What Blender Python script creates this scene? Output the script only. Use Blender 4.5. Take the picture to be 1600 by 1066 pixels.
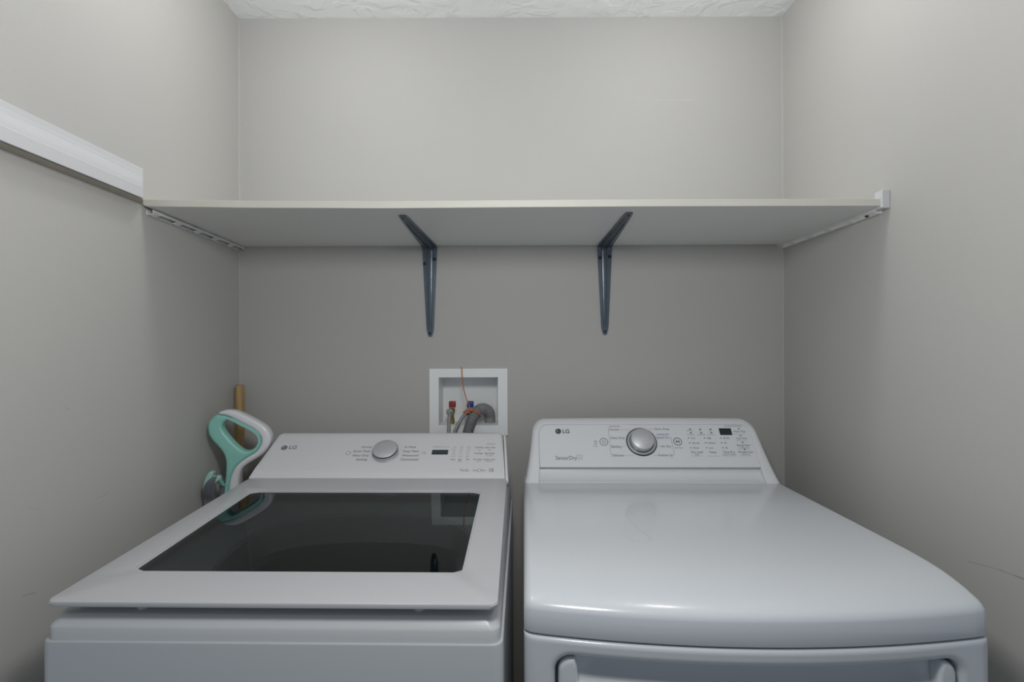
import bpy, bmesh, math, random
from mathutils import Vector, Matrix
random.seed(4)
C = bpy.context.scene.collection
for o in list(bpy.data.objects):
    bpy.data.objects.remove(o)

# ------------------------------------------------------------------ camera, world, lamp, exposure
CAM_Z = 1.37
ROLL = 0.004
F = 800.0
cam_d = bpy.data.cameras.new('camera')
cam_d.sensor_width = 36.0
cam_d.lens = 18.0
cam_d.shift_y = 12.0/1600.0
cam_d.clip_start = 0.02
cam = bpy.data.objects.new('camera', cam_d)
C.objects.link(cam)
cam.matrix_world = Matrix.Translation((0, 0, CAM_Z)) @ Matrix.Rotation(math.pi/2, 4, 'X') @ Matrix.Rotation(-ROLL, 4, 'Z')
bpy.context.scene.camera = cam

world = bpy.data.worlds.new('world')
bpy.context.scene.world = world
world.use_nodes = True
world.node_tree.nodes['Background'].inputs[0].default_value = (0.84, 0.95, 1.06, 1)
world.node_tree.nodes['Background'].inputs[1].default_value = 0.31

def lamp(name, loc, watts, radius, col):
    d = bpy.data.lights.new(name, 'POINT')
    d.energy = watts; d.shadow_soft_size = radius; d.color = col
    o = bpy.data.objects.new(name, d); o.location = loc; C.objects.link(o)
    return o
lamp('front_fill', (0.0, 0.38, 1.755), 14.6, 0.09, (1.0, 0.985, 0.965))           # added fill light in mid-air above the view, no fixture
for lx in (-0.47, 0.47): lamp('upper_fill', (lx, 1.10, 2.30), 2.65, 0.06, (1.0, 0.99, 0.98))   # added pair of unseen fills brightening the upper walls

vs = bpy.context.scene.view_settings
vs.view_transform = 'Standard'
vs.look = 'None'
vs.gamma = 1.0
vs.use_curve_mapping = False
vs.exposure = 0.04

# ------------------------------------------------------------------ helpers
def ray(px, py):
    dx, du = px-800.0, -(py-545.0)
    x = dx*math.cos(ROLL) + du*math.sin(ROLL)
    u = -dx*math.sin(ROLL) + du*math.cos(ROLL)
    return Vector((x/F, 1.0, u/F))
def P(px, py, d):
    return Vector((0, 0, CAM_Z)) + ray(px, py)*d

def mat(name, col, rough=0.5, metal=0.0, coat=0.0, bump=0.0, bscale=200.0, vary=0.0, vscale=3.0, spec=0.5, detail=3.0):
    m = bpy.data.materials.new(name)
    m.use_nodes = True
    nt = m.node_tree
    b = nt.nodes['Principled BSDF']
    b.inputs['Base Color'].default_value = (*col, 1)
    b.inputs['Roughness'].default_value = rough
    b.inputs['Metallic'].default_value = metal
    b.inputs['Coat Weight'].default_value = coat
    b.inputs['Coat Roughness'].default_value = 0.08
    b.inputs['Specular IOR Level'].default_value = spec
    tc = nt.nodes.new('ShaderNodeTexCoord')
    if vary:
        n = nt.nodes.new('ShaderNodeTexNoise'); n.inputs['Scale'].default_value = vscale; n.inputs['Detail'].default_value = 4
        nt.links.new(tc.outputs['Object'], n.inputs['Vector'])
        mx = nt.nodes.new('ShaderNodeMix'); mx.data_type = 'RGBA'
        mx.inputs[6].default_value = (*[c*(1-vary) for c in col], 1)
        mx.inputs[7].default_value = (*[min(1, c*(1+vary)) for c in col], 1)
        nt.links.new(n.outputs[0], mx.inputs[0]); nt.links.new(mx.outputs[2], b.inputs['Base Color'])
    if bump:
        n2 = nt.nodes.new('ShaderNodeTexNoise'); n2.inputs['Scale'].default_value = bscale; n2.inputs['Detail'].default_value = detail
        nt.links.new(tc.outputs['Object'], n2.inputs['Vector'])
        bp = nt.nodes.new('ShaderNodeBump'); bp.inputs['Strength'].default_value = bump; bp.inputs['Distance'].default_value = 0.002
        nt.links.new(n2.outputs[0], bp.inputs['Height']); nt.links.new(bp.outputs[0], b.inputs['Normal'])
    return m

def add_thin_marks(m, segs, col):
    """thin marks (wear, stains, a painted reflection): distance to a 3-D segment (object coordinates), each (A, B, half width, strength)"""
    nt = m.node_tree; b = nt.nodes['Principled BSDF']
    tc = nt.nodes.new('ShaderNodeTexCoord')
    def math_(op, a=None, bb=None, clamp=False):
        n = nt.nodes.new('ShaderNodeMath'); n.operation = op; n.use_clamp = clamp
        for i, v in enumerate((a, bb)):
            if v is None: continue
            if isinstance(v, (int, float)): n.inputs[i].default_value = v
            else: nt.links.new(v, n.inputs[i])
        return n.outputs[0]
    def vm(op, a=None, bb=None, s=None):
        n = nt.nodes.new('ShaderNodeVectorMath'); n.operation = op
        for i, v in enumerate((a, bb)):
            if v is None: continue
            if isinstance(v, Vector): n.inputs[i].default_value = v
            else: nt.links.new(v, n.inputs[i])
        if s is not None: nt.links.new(s, n.inputs['Scale'])
        return n
    wob = nt.nodes.new('ShaderNodeTexNoise'); wob.inputs['Scale'].default_value = 25; nt.links.new(tc.outputs['Object'], wob.inputs['Vector'])
    total = None
    for A, B, w, st in segs:
        ab = B-A
        ap = vm('SUBTRACT', tc.outputs['Object'], A).outputs[0]
        t = math_('DIVIDE', vm('DOT_PRODUCT', ap, ab).outputs['Value'], ab.length_squared, True)
        pr = vm('SCALE', ab.copy(), None, t).outputs[0]
        dist = vm('LENGTH', vm('SUBTRACT', ap, pr).outputs[0]).outputs['Value']
        dist = math_('ADD', dist, math_('MULTIPLY', math_('SUBTRACT', wob.outputs[0], 0.5), w*2.0))
        k = math_('MULTIPLY', math_('SUBTRACT', 1.0, math_('DIVIDE', dist, w), True), st)
        total = k if total is None else math_('MAXIMUM', total, k)
    mx = nt.nodes.new('ShaderNodeMix'); mx.data_type = 'RGBA'
    src = b.inputs['Base Color']
    if src.is_linked:
        l = src.links[0].from_socket; nt.links.remove(src.links[0]); nt.links.new(l, mx.inputs[6])
    else: mx.inputs[6].default_value = src.default_value
    mx.inputs[7].default_value = (*col, 1)
    nt.links.new(total, mx.inputs[0]); nt.links.new(mx.outputs[2], src)

def finish(me, smooth=30):
    if smooth:
        for p in me.polygons: p.use_smooth = True
        me.set_sharp_from_angle(angle=math.radians(smooth))

def obj(name, bm, m, parent=None, smooth=30, recalc=True):
    if recalc: bmesh.ops.recalc_face_normals(bm, faces=bm.faces)
    me = bpy.data.meshes.new(name)
    bm.to_mesh(me); bm.free()
    for mm in (m if isinstance(m, (list, tuple)) else [m]): me.materials.append(mm)
    finish(me, smooth)
    o = bpy.data.objects.new(name, me); C.objects.link(o)
    if parent: o.parent = parent
    return o

def tag(o, label=None, cat=None, group=None, kind=None):
    if label: o['label'] = label
    if cat: o['category'] = cat
    if group: o['group'] = group
    if kind: o['kind'] = kind
    return o
def thing(name, label, cat, loc=(0, 0, 0), rz=0.0, group=None):
    o = bpy.data.objects.new(name, None); C.objects.link(o)
    o.empty_display_size = 0.05
    o.location = loc; o.rotation_euler = (0, 0, rz)
    return tag(o, label, cat, group)
def struct(name, bm, m, smooth=0):
    return tag(obj(name, bm, m, None, smooth), kind='structure')

def box(bm, x0, x1, y0, y1, z0, z1, bev=0.0, seg=2, M=None):
    r = bmesh.ops.create_cube(bm, size=1.0)
    vs_ = r['verts']
    for v in vs_:
        v.co = Vector(((x0+x1)/2+v.co.x*(x1-x0), (y0+y1)/2+v.co.y*(y1-y0), (z0+z1)/2+v.co.z*(z1-z0)))
    if M is not None:
        for v in vs_: v.co = M @ v.co
    if bev:
        es = list({e for v in vs_ for e in v.link_edges})
        bmesh.ops.bevel(bm, geom=es, offset=bev, segments=seg, profile=0.5, affect='EDGES')
    return bm

def loft(bm, loops, close=True, cap0=False, cap1=False, mi=0):
    rings = [[bm.verts.new(p) for p in lp] for lp in loops]
    n = len(rings[0])
    for a, b in zip(rings[:-1], rings[1:]):
        for i in range(n if close else n-1):
            j = (i+1) % n
            f = bm.faces.new((a[i], a[j], b[j], b[i])); f.material_index = mi
    for flag, r in ((cap0, rings[0]), (cap1, rings[-1])):
        if flag:
            f = bm.faces.new(r); f.material_index = mi
    return rings

def catmull(pts, n):
    pts = [Vector(p) for p in pts]
    out = []
    Q = [pts[0]*2-pts[1]] + pts + [pts[-1]*2-pts[-2]]
    for i in range(1, len(Q)-2):
        p0, p1, p2, p3 = Q[i-1:i+3]
        for k in range(n):
            t = k/n
            out.append(0.5*((2*p1)+(p2-p0)*t+(2*p0-5*p1+4*p2-p3)*t*t+(3*p1-p0-3*p2+p3)*t**3))
    out.append(pts[-1])
    return out
def closed_spline(pts, n):
    pts = [Vector(p) for p in pts]; m = len(pts); out = []
    for i in range(m):
        p0, p1, p2, p3 = pts[i-1], pts[i], pts[(i+1) % m], pts[(i+2) % m]
        for k in range(n):
            t = k/n
            out.append(0.5*((2*p1)+(p2-p0)*t+(2*p0-5*p1+4*p2-p3)*t*t+(3*p1-p0-3*p2+p3)*t**3))
    return out

def tube(bm, pts, rad, sides=12, close=False, caps=True):
    pts = [Vector(p) for p in pts]
    n = len(pts)
    rings = []
    up = None
    for i, p in enumerate(pts):
        if close: t = pts[(i+1) % n]-pts[i-1]
        else: t = pts[min(i+1, n-1)]-pts[max(i-1, 0)]
        t.normalize()
        if up is None:
            a = Vector((0, 0, 1)) if abs(t.z) < 0.8 else Vector((0, 1, 0))
            up = (a-t*a.dot(t)).normalized()
        else:
            up = (up-t*up.dot(t)).normalized()
        s = t.cross(up)
        r = rad(i/(n-1)) if callable(rad) else rad
        rings.append([p+(up*math.cos(2*math.pi*k/sides)+s*math.sin(2*math.pi*k/sides))*r for k in range(sides)])
    if close: rings.append(rings[0])
    loft(bm, rings, True, caps and not close, caps and not close)
    if close: bmesh.ops.remove_doubles(bm, verts=bm.verts, dist=1e-6)
    return bm

def lathe(bm, prof, M, n=48, cap=True, mi=0):
    """prof: list of (radius, height) along local +Z of M"""
    loops = [[M @ Vector((r*math.cos(2*math.pi*k/n), r*math.sin(2*math.pi*k/n), h)) for k in range(n)] for r, h in prof]
    loft(bm, loops, True, cap, cap, mi)
    return bm

def curve_mesh(polys, half, bev, M, name='outline', res=4):
    """2-D outline (first loop) with holes (other loops) -> solid with rounded edges; local xy plane mapped by M"""
    def clean(p):
        q = [Vector(v[:2]) for v in p]; out = []
        for v in q:
            if not out or (v-out[-1]).length > 2e-4: out.append(v)
        if (out[0]-out[-1]).length < 2e-4: out.pop()
        return out
    def area(p): return sum(p[i-1].x*p[i].y-p[i].x*p[i-1].y for i in range(len(p)))/2
    loops = []
    for i, p in enumerate(polys):
        p = clean(p)
        if (area(p) > 0) != (i == 0): p.reverse()           # outline counter-clockwise, holes clockwise: inside is on the left
        loops.append(p)
    bm = bmesh.new()
    fronts = []
    for p in loops:
        n = len(p); nor = []
        for i in range(n):
            e1 = (p[i]-p[i-1]).normalized(); e2 = (p[(i+1) % n]-p[i]).normalized()
            m = Vector((-e1.y-e2.y, e1.x+e2.x)); m = m.normalized() if m.length > 1e-6 else Vector((-e1.y, e1.x))
            nor.append(m)
        for _ in range(4): nor = [(nor[i-1]+nor[i]*2+nor[(i+1) % n]).normalized() for i in range(n)]
        rings = []
        for k in range(res+1):
            a = math.pi/2*k/res; rings.append((bev*(1-math.sin(a)), -half+bev-bev*math.cos(a)) if False else (bev*(1-math.sin(a)), -(half-bev)-bev*math.cos(a)))
        rings = rings+[(d, -z) for d, z in rings[::-1]]
        rv = [[bm.verts.new(Vector((*(p[i]+nor[i]*d), z))) for i in range(n)] for d, z in rings]
        for r0, r1 in zip(rv, rv[1:]):
            for i in range(n):
                j = (i+1) % n; bm.faces.new((r0[i], r0[j], r1[j], r1[i]))
        fronts.append((rv[0], rv[-1]))
    from mathutils.geometry import tessellate_polygon
    for side in (0, 1):
        vs2 = [v for f in fronts for v in f[side]]
        tris = tessellate_polygon([[v.co.copy() for v in f[side]] for f in fronts])
        for t in tris:
            try: bm.faces.new([vs2[i] for i in t])
            except ValueError: pass
    for v in bm.verts: v.co = M @ v.co
    return bm

def add_text(bm, s, M, size, align='CENTER', mi=0, bold=0.0, sx=1.0):
    cu = bpy.data.curves.new('lettering', 'FONT'); cu.body = s; cu.size = size; cu.align_x = align; cu.align_y = 'CENTER'
    cu.extrude = 0.00012; cu.offset = bold
    o = bpy.data.objects.new('lettering', cu); C.objects.link(o)
    dg = bpy.context.evaluated_depsgraph_get()
    me = bpy.data.meshes.new_from_object(o.evaluated_get(dg))
    bpy.data.objects.remove(o); bpy.data.curves.remove(cu)
    n0 = len(bm.verts); f0 = len(bm.faces)
    bm.from_mesh(me); bpy.data.meshes.remove(me)
    bm.verts.ensure_lookup_table(); bm.faces.ensure_lookup_table()
    for v in bm.verts[n0:]:
        v.co = M @ Vector((v.co.x*sx, v.co.y, v.co.z))
    for f in bm.faces[f0:]: f.material_index = mi

def rr_ray(hx, hy, r, th):
    """distance from the centre to a rounded rectangle along angle th"""
    c, s = abs(math.cos(th)), abs(math.sin(th))
    t = min(hx/c if c > 1e-9 else 1e9, hy/s if s > 1e-9 else 1e9)
    x, y = c*t, s*t
    if x > hx-r and y > hy-r:
        cx, cy = hx-r, hy-r
        b = c*cx+s*cy
        q = b*b-(cx*cx+cy*cy-r*r)
        t = b+math.sqrt(max(q, 0))
    return t
def angles(hx, hy, r, n=120, k=10):
    th = [2*math.pi*i/n for i in range(n)]
    for sx in (1, -1):
        for sy in (1, -1):
            for j in range(k+1):
                a = math.pi/2*j/k
                th.append(math.atan2(sy*(hy-r+r*math.sin(a)), sx*(hx-r+r*math.cos(a))) % (2*math.pi))
    th = sorted(th); out = [th[0]]
    for t in th[1:]:
        if t-out[-1] > 1e-4: out.append(t)
    return out
def rr_pts(x0, x1, y0, y1, r, k=6):
    pts = []
    for cx, cy, a0 in ((x1-r, y1-r, 0), (x0+r, y1-r, 90), (x0+r, y0+r, 180), (x1-r, y0+r, 270)):
        for j in range(k+1):
            a = math.radians(a0+90*j/k); pts.append((cx+r*math.cos(a), cy+r*math.sin(a)))
    return pts
def axis_frame(origin, xdir, ydir):
    x = Vector(xdir).normalized(); z = x.cross(Vector(ydir)).normalized(); y = z.cross(x)
    M = Matrix((x, y, z)).transposed().to_4x4(); M.translation = Vector(origin)
    return M

# ------------------------------------------------------------------ materials
WALL_COL = (0.492, 0.484, 0.464)
m_wall_b = mat('wall_paint', WALL_COL, 0.6, bump=0.08, bscale=160, vary=0.012, vscale=2.0, spec=0.3)
m_wall_l = m_wall_b.copy(); m_wall_r = m_wall_b.copy()
m_ceil = mat('ceiling_texture', (0.86, 0.88, 0.89), 0.8, spec=0.2)
m_trim = mat('white_trim', (0.60, 0.61, 0.625), 0.35, coat=0.1)
m_tan = mat('bare_cleat', (0.52, 0.48, 0.41), 0.6, vary=0.05, vscale=20)
m_caulk = mat('caulk', (0.54, 0.54, 0.53), 0.5)
m_floor = mat('vinyl_floor', (0.22, 0.20, 0.18), 0.5, vary=0.15, vscale=12)
m_shelf = mat('shelf_laminate', (0.86, 0.87, 0.85), 0.45, vary=0.02, vscale=8)
m_shelf_edge = mat('shelf_edge_band', (0.62, 0.61, 0.545), 0.5, vary=0.03, vscale=10)
m_rail = mat('rail_white', (0.72, 0.72, 0.71), 0.4)
m_brk = mat('bracket_paint', (0.098, 0.128, 0.162), 0.28, metal=0.2, vary=0.15, vscale=60, bump=0.1, bscale=300)
m_screw = mat('dark_screw', (0.02, 0.022, 0.03), 0.35, metal=0.6)
m_wash = mat('washer_white', (0.545, 0.56, 0.575), 0.32, coat=0.12)
m_wash_dk = mat('washer_gap_grey', (0.30, 0.30, 0.31), 0.5)
m_cons = mat('console_white', (0.72, 0.725, 0.74), 0.32, coat=0.1)
m_cab = mat('washer_white_shaded', (0.46, 0.485, 0.505), 0.35, coat=0.15)  # washer white darkened and blued, shade on the cabinet front put into the colour
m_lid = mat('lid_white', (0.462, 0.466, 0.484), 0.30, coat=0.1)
m_dry = mat('dryer_white', (0.585, 0.612, 0.645), 0.2, coat=0.3)
m_dryp = mat('dryer_panel_white', (0.74, 0.76, 0.785), 0.35)
m_black = mat('display_black', (0.022, 0.027, 0.03), 0.25)
m_disp = mat('display_grey', (0.050, 0.062, 0.070), 0.3)
m_ink = mat('printed_grey', (0.19, 0.195, 0.20), 0.6)
m_ink2 = mat('printed_light_grey', (0.36, 0.37, 0.38), 0.6)
m_ink3 = mat('printed_dark', (0.055, 0.058, 0.062), 0.6)
m_blue = mat('printed_blue', (0.12, 0.17, 0.38), 0.6)
m_pale = mat('logo_cutout', (0.6, 0.62, 0.64), 0.5)
m_knob = mat('knob_silver', (0.60, 0.61, 0.625), 0.42, metal=0.35)
m_knobside = mat('knob_side', (0.52, 0.53, 0.55), 0.35, metal=0.35)
m_ring = mat('knob_dark_ring', (0.03, 0.038, 0.048), 0.25, metal=0.5)
m_bezel = mat('knob_bezel', (0.42, 0.45, 0.49), 0.3, metal=0.4)
m_drum = mat('drum_steel', (0.10, 0.11, 0.11), 0.4, metal=0.6, bump=0.2, bscale=80)
m_liner = mat('tub_liner', (0.62, 0.65, 0.65), 0.45)
m_box = mat('outlet_box_plastic', (0.88, 0.90, 0.895), 0.4)
m_red = mat('red_handle', (0.30, 0.022, 0.020), 0.35)
m_bluev = mat('blue_handle', (0.012, 0.05, 0.24), 0.35)
m_brass = mat('brass', (0.46, 0.33, 0.12), 0.35, metal=0.9)
m_nut = mat('nickel_nut', (0.42, 0.42, 0.40), 0.35, metal=0.85)
m_braid = mat('braided_steel', (0.46, 0.46, 0.445), 0.3, metal=0.9, bump=1.0, bscale=700)
m_hose = mat('drain_hose_grey', (0.26, 0.265, 0.27), 0.45)
m_tie = mat('orange_cord', (0.56, 0.17, 0.075), 0.5)
m_mint = mat('mint_plastic', (0.29, 0.63, 0.55), 0.35, coat=0.1)
m_mintl = mat('pale_mint_plastic', (0.40, 0.68, 0.59), 0.4)
m_mopw = mat('mop_white_plastic', (0.78, 0.78, 0.81), 0.18, coat=0.4)
m_cord = mat('grey_cord', (0.16, 0.165, 0.185), 0.45)
m_wood = mat('stick_wood', (0.40, 0.25, 0.10), 0.5)
m_bristle = mat('broom_bristle', (0.35, 0.28, 0.16), 0.8)
m_rubber = mat('rubber_foot', (0.03, 0.03, 0.03), 0.7)

# wood grain on the stick
nt = m_wood.node_tree
tc = nt.nodes.new('ShaderNodeTexCoord'); mp = nt.nodes.new('ShaderNodeMapping'); mp.inputs['Scale'].default_value = (90, 90, 5)
nz = nt.nodes.new('ShaderNodeTexNoise'); nz.inputs['Scale'].default_value = 1.5
cr = nt.nodes.new('ShaderNodeValToRGB')
cr.color_ramp.elements[0].color = (0.30, 0.18, 0.065, 1); cr.color_ramp.elements[1].color = (0.47, 0.31, 0.13, 1)
cr.color_ramp.elements[0].position = 0.3; cr.color_ramp.elements[1].position = 0.7
nt.links.new(tc.outputs['Object'], mp.inputs[0]); nt.links.new(mp.outputs[0], nz.inputs['Vector'])
nt.links.new(nz.outputs[0], cr.inputs[0]); nt.links.new(cr.outputs[0], nt.nodes['Principled BSDF'].inputs['Base Color'])

# knock-down ceiling
nt = m_ceil.node_tree; b = nt.nodes['Principled BSDF']
tc = nt.nodes.new('ShaderNodeTexCoord')
mp = nt.nodes.new('ShaderNodeMapping'); mp.inputs['Scale'].default_value = (1.0, 1.0, 1.0)
n1 = nt.nodes.new('ShaderNodeTexNoise'); n1.inputs['Scale'].default_value = 13; n1.inputs['Detail'].default_value = 6; n1.inputs['Distortion'].default_value = 1.2
r1 = nt.nodes.new('ShaderNodeValToRGB'); r1.color_ramp.elements[0].position = 0.46; r1.color_ramp.elements[1].position = 0.60
bp = nt.nodes.new('ShaderNodeBump'); bp.inputs['Strength'].default_value = 0.4; bp.inputs['Distance'].default_value = 0.006
nt.links.new(tc.outputs['Object'], mp.inputs[0]); nt.links.new(mp.outputs[0], n1.inputs['Vector'])
nt.links.new(n1.outputs[0], r1.inputs[0]); nt.links.new(r1.outputs[0], bp.inputs['Height']); nt.links.new(bp.outputs[0], b.inputs['Normal'])

# tinted lid glass: clear sheet with grey tint and mirror reflection by Fresnel
m_glass = bpy.data.materials.new('tinted_glass'); m_glass.use_nodes = True
nt = m_glass.node_tree
for n in list(nt.nodes): nt.nodes.remove(n)
out = nt.nodes.new('ShaderNodeOutputMaterial'); mixs = nt.nodes.new('ShaderNodeMixShader')
fr = nt.nodes.new('ShaderNodeFresnel'); fr.inputs['IOR'].default_value = 1.41
tr = nt.nodes.new('ShaderNodeBsdfTransparent'); tr.inputs[0].default_value = (0.235, 0.26, 0.26, 1)
gl = nt.nodes.new('ShaderNodeBsdfGlossy'); gl.inputs['Roughness'].default_value = 0.01; gl.inputs[0].default_value = (0.95, 1, 1, 1)
nt.links.new(fr.outputs[0], mixs.inputs[0]); nt.links.new(tr.outputs[0], mixs.inputs[1]); nt.links.new(gl.outputs[0], mixs.inputs[2])
nt.links.new(mixs.outputs[0], out.inputs[0])

m_clear = bpy.data.materials.new('clear_back_of_glass'); m_clear.use_nodes = True
nt = m_clear.node_tree
for n in list(nt.nodes): nt.nodes.remove(n)
out = nt.nodes.new('ShaderNodeOutputMaterial'); tr = nt.nodes.new('ShaderNodeBsdfTransparent'); tr.inputs[0].default_value = (0.97, 0.98, 0.98, 1)
nt.links.new(tr.outputs[0], out.inputs[0])

# ------------------------------------------------------------------ the room
XL, XR, YB, ZC = -0.850, 0.848, 1.600, 2.405
BX = (P(686, 590, YB).x, P(778, 664, YB).x, P(732, 664.5, YB).z, P(732, 590, YB).z)      # outlet-box opening
bm = bmesh.new()
T = 0.14
box(bm, XL-T, BX[0], YB, YB+T, 0, ZC); box(bm, BX[1], XR+T, YB, YB+T, 0, ZC)
box(bm, BX[0], BX[1], YB, YB+T, 0, BX[2]); box(bm, BX[0], BX[1], YB, YB+T, BX[3], ZC)
struct('wall_back', bm, m_wall_b)
Y0 = 0.70
bm = bmesh.new(); box(bm, XL-T, XL, Y0, YB, 0, ZC); struct('wall_left', bm, m_wall_l)
bm = bmesh.new(); box(bm, XR, XR+T, Y0, YB, 0, ZC); struct('wall_right', bm, m_wall_r)
bm = bmesh.new(); box(bm, XL-1.2, XR+1.2, -2.2, YB+T, -0.1, 0); struct('floor', bm, m_floor)
bm = bmesh.new(); box(bm, XL-1.2, XR+1.2, -2.2, YB+T, ZC, ZC+0.1); struct('ceiling', bm, m_ceil)

def on_right(px, py):
    r = ray(px, py); d = XR/r.x; return Vector((0, 0, CAM_Z))+r*d
def on_left(px, py):
    r = ray(px, py); d = XL/r.x; return Vector((0, 0, CAM_Z))+r*d
add_thin_marks(m_wall_r, [(on_right(1512, 877), on_right(1560, 890), 0.0012, 0.45), (on_right(1560, 890), on_right(1602, 906), 0.0013, 0.55),
                         (on_right(1356, 690), on_right(1358, 712), 0.002, 0.15)], (0.16, 0.15, 0.14))
add_thin_marks(m_wall_l, [(on_left(35, 932), on_left(56, 926), 0.0014, 0.35), (on_left(150, 780), on_left(170, 770), 0.0014, 0.3),
                         (on_left(205, 755), on_left(213, 750), 0.0014, 0.3), (on_left(40, 793), on_left(62, 796), 0.0015, 0.22), (on_left(100, 637), on_left(108, 640), 0.002, 0.2)], (0.2, 0.19, 0.18))
add_thin_marks(m_wall_b, [(P(993, 155, YB), P(1012, 150, YB), 0.003, 0.22), (P(1024, 156, YB), P(1084, 156, YB), 0.003, 0.25),
                         (P(750, 383, YB), P(749, 389, YB), 0.003, 0.9)], (0.62, 0.62, 0.61))

# light caulk line in the two back corners
for i, (x0, x1) in enumerate(((XL, XL+0.0035), (XR-0.0035, XR))):
    bm = bmesh.new(); box(bm, x0, x1, YB-0.0035, YB, 0.02, ZC-0.002); struct('trim_%d' % (i+1), bm, m_caulk)

# white moulding along the left wall, stopping at the shelf
def zz(v): return CAM_Z+v
prof = [(0, .4145), (.009, .4145), (.0105, .4125), (.0105, .4015), (.013, .4005), (.0145, .398), (.0145, .394), (.020, .389), (.025, .381), (.0285, .371),
        (.0290, .3645), (.0315, .3635), (.0335, .361), (.0335, .3378), (.0325, .3368), (.0315, .3368), (.0315, .356), (0, .356)]
def mitre(e): return 1.1815-1.389*e                       # the moulding ends in a slanted mitre cut at the shelf
bm = bmesh.new()
loft(bm, [[Vector((XL+e, y if y == Y0 else mitre(e), zz(z))) for e, z in prof] for y in (Y0, 1)], True, True, True)
struct('trim_3', bm, m_trim, 25)
bm = bmesh.new()
loft(bm, [[Vector((XL+e, y if y == Y0 else mitre(e), zz(z))) for e, z in ((0, .3365), (.0275, .3365), (.0275, .355), (0, .355))] for y in (Y0, 1)], True, True, True)
struct('trim_4', bm, m_tan)

# ------------------------------------------------------------------ shelf, rails, brackets
ZS0, ZS1 = zz(.321), zz(.337)
shelf = thing('wall_shelf', 'long white laminate shelf board across the back wall above both machines', 'shelf', (0, 1.40, ZS0))
XA, XB2 = XL+0.001, 0.8305
def shelf_front(x): return 1.176+(1.152-1.176)*(x-XA)/(XB2-XA)
def sagz(x):          # the board is slightly warped: its front left corner stands up
    k = [(-.86, .0095), (-.6, .0040), (-.29, .0003), (.0, .0004), (.3, .0), (.84, -.0030)]
    for (a, za), (b_, zb) in zip(k, k[1:]):
        if x <= b_:
            t = (x-a)/(b_-a); return za+(zb-za)*t
    return k[-1][1]
N = 40
top, bot, tb, bb = [], [], [], []
bm = bmesh.new()
loops = []
for i in range(N+1):
    x = XA+(XB2-XA)*i/N
    lift = 0.0
    yf = shelf_front(x)
    s = sagz(x)
    loops.append([Vector((x, yf, ZS0+s))-shelf.location, Vector((x, YB-0.003, ZS0+0.0005))-shelf.location, Vector((x, YB-0.003, ZS1))-shelf.location, Vector((x, yf, ZS1+s))-shelf.location])
# rounded lower left corner of the front edge
extra = []
for k in range(6):
    a = math.pi/2*k/6
    x = XA+0.016*(1-math.sin(math.pi/2*k/6+0.0)) if False else XA+0.016*(1-math.cos(a))
    up = 0.009*(1-math.sin(a))
    s = sagz(x); yf = shelf_front(x)
    extra.append([Vector((x, yf, ZS0+s+up))-shelf.location, Vector((x, YB-0.003, ZS0+0.0005))-shelf.location, Vector((x, YB-0.003, ZS1))-shelf.location, Vector((x, yf, ZS1+s))-shelf.location])
loft(bm, extra+loops[1:], True, True, True)
obj('board', bm, m_shelf, shelf, 20)
bm = bmesh.new()
el = []
for lp in extra+loops[1:]:
    a, d = lp[0], lp[3]
    el.append([a+Vector((0, 0.0005, 0)), a+Vector((0, -0.001, 0.0006)), d+Vector((0, -0.001, -0.0006)), d+Vector((0, 0.0005, 0.0002))])
loft(bm, el, True, True, True)
tag(obj('edge_band', bm, m_shelf_edge, shelf, 20), 'cream edge band')

def rail(side):
    X = XL if side < 0 else XR
    nm = 'left' if side < 0 else 'right'
    lab = 'thin white slotted rail under the shelf on the left wall' if side < 0 else 'thin white slotted rail with square end cap under the shelf on the right wall'
    r = thing('shelf_rail', lab, 'shelf rail', (X, 1.38, ZS0-0.01), 0, 'shelf end rails')
    L = r.location
    def b(bm, e0, e1, y0, y1, z0, z1, bev=0.0006):
        xs = sorted((X-side*e0, X-side*e1))
        box(bm, xs[0]-L.x, xs[1]-L.x, y0-L.y, y1-L.y, z0-L.z, z1-L.z, bev, 1)
    ya, yb = (1.189, 1.594) if side < 0 else (1.170, 1.594)
    bm = bmesh.new()
    b(bm, 0.0005, 0.0025, ya, yb, ZS0-0.013, ZS0-0.001)               # web on the wall
    b(bm, 0.0160, 0.0180, ya, yb, ZS0-0.0075, ZS0-0.001)              # inner lip under the board
    obj('web', bm, m_rail, r)
    n = 5
    st = (yb-ya)/n
    for k in range(n):                                                # the bottom flange: one slotted strip per length
        bm = bmesh.new()
        y = ya+k*st
        b(bm, 0.0025, 0.0085, y+0.010, y+st-0.002, ZS0-0.013, ZS0-0.0115)
        bm2 = bm
        # slanted bridge between wall strip and inner lip
        v = []
        for (e, yy) in ((0.0085, y+0.0), (0.0085, y+0.022), (0.0165, y+0.030), (0.0165, y+0.008)):
            v.append((e, yy))
        for zt in (0,):
            ring = [[Vector((X-side*e-L.x, yy-L.y, (ZS0-0.0125 if e < 0.015 else ZS0-0.0075)+t-L.z)) for e, yy in v] for t in (0, 0.0014)]
            loft(bm, ring, True, True, True)
        obj('flange', bm, m_rail, r)
    if side > 0:
        bm = bmesh.new(); b(bm, 0.0003, 0.0185, 1.146, 1.170, ZS0-0.006, ZS0+0.034, 0.001)
        obj('end_cap', bm, m_trim, r)
        bm = bmesh.new(); lathe(bm, [(0.0, 0), (0.004, 0), (0.004, 0.003), (0.002, 0.004)], axis_frame(Vector((X-0.012, 1.205, ZS0-0.009))-L, (1, 0, 0), (0, -1, 0)), 16)
        obj('screw', bm, m_screw, r)
    r.rotation_euler.x = -0.018 if side < 0 else 0.006
    r.location.z += 0.0028 if side < 0 else -0.0012
    return r
rail(-1); rail(1)

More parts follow.
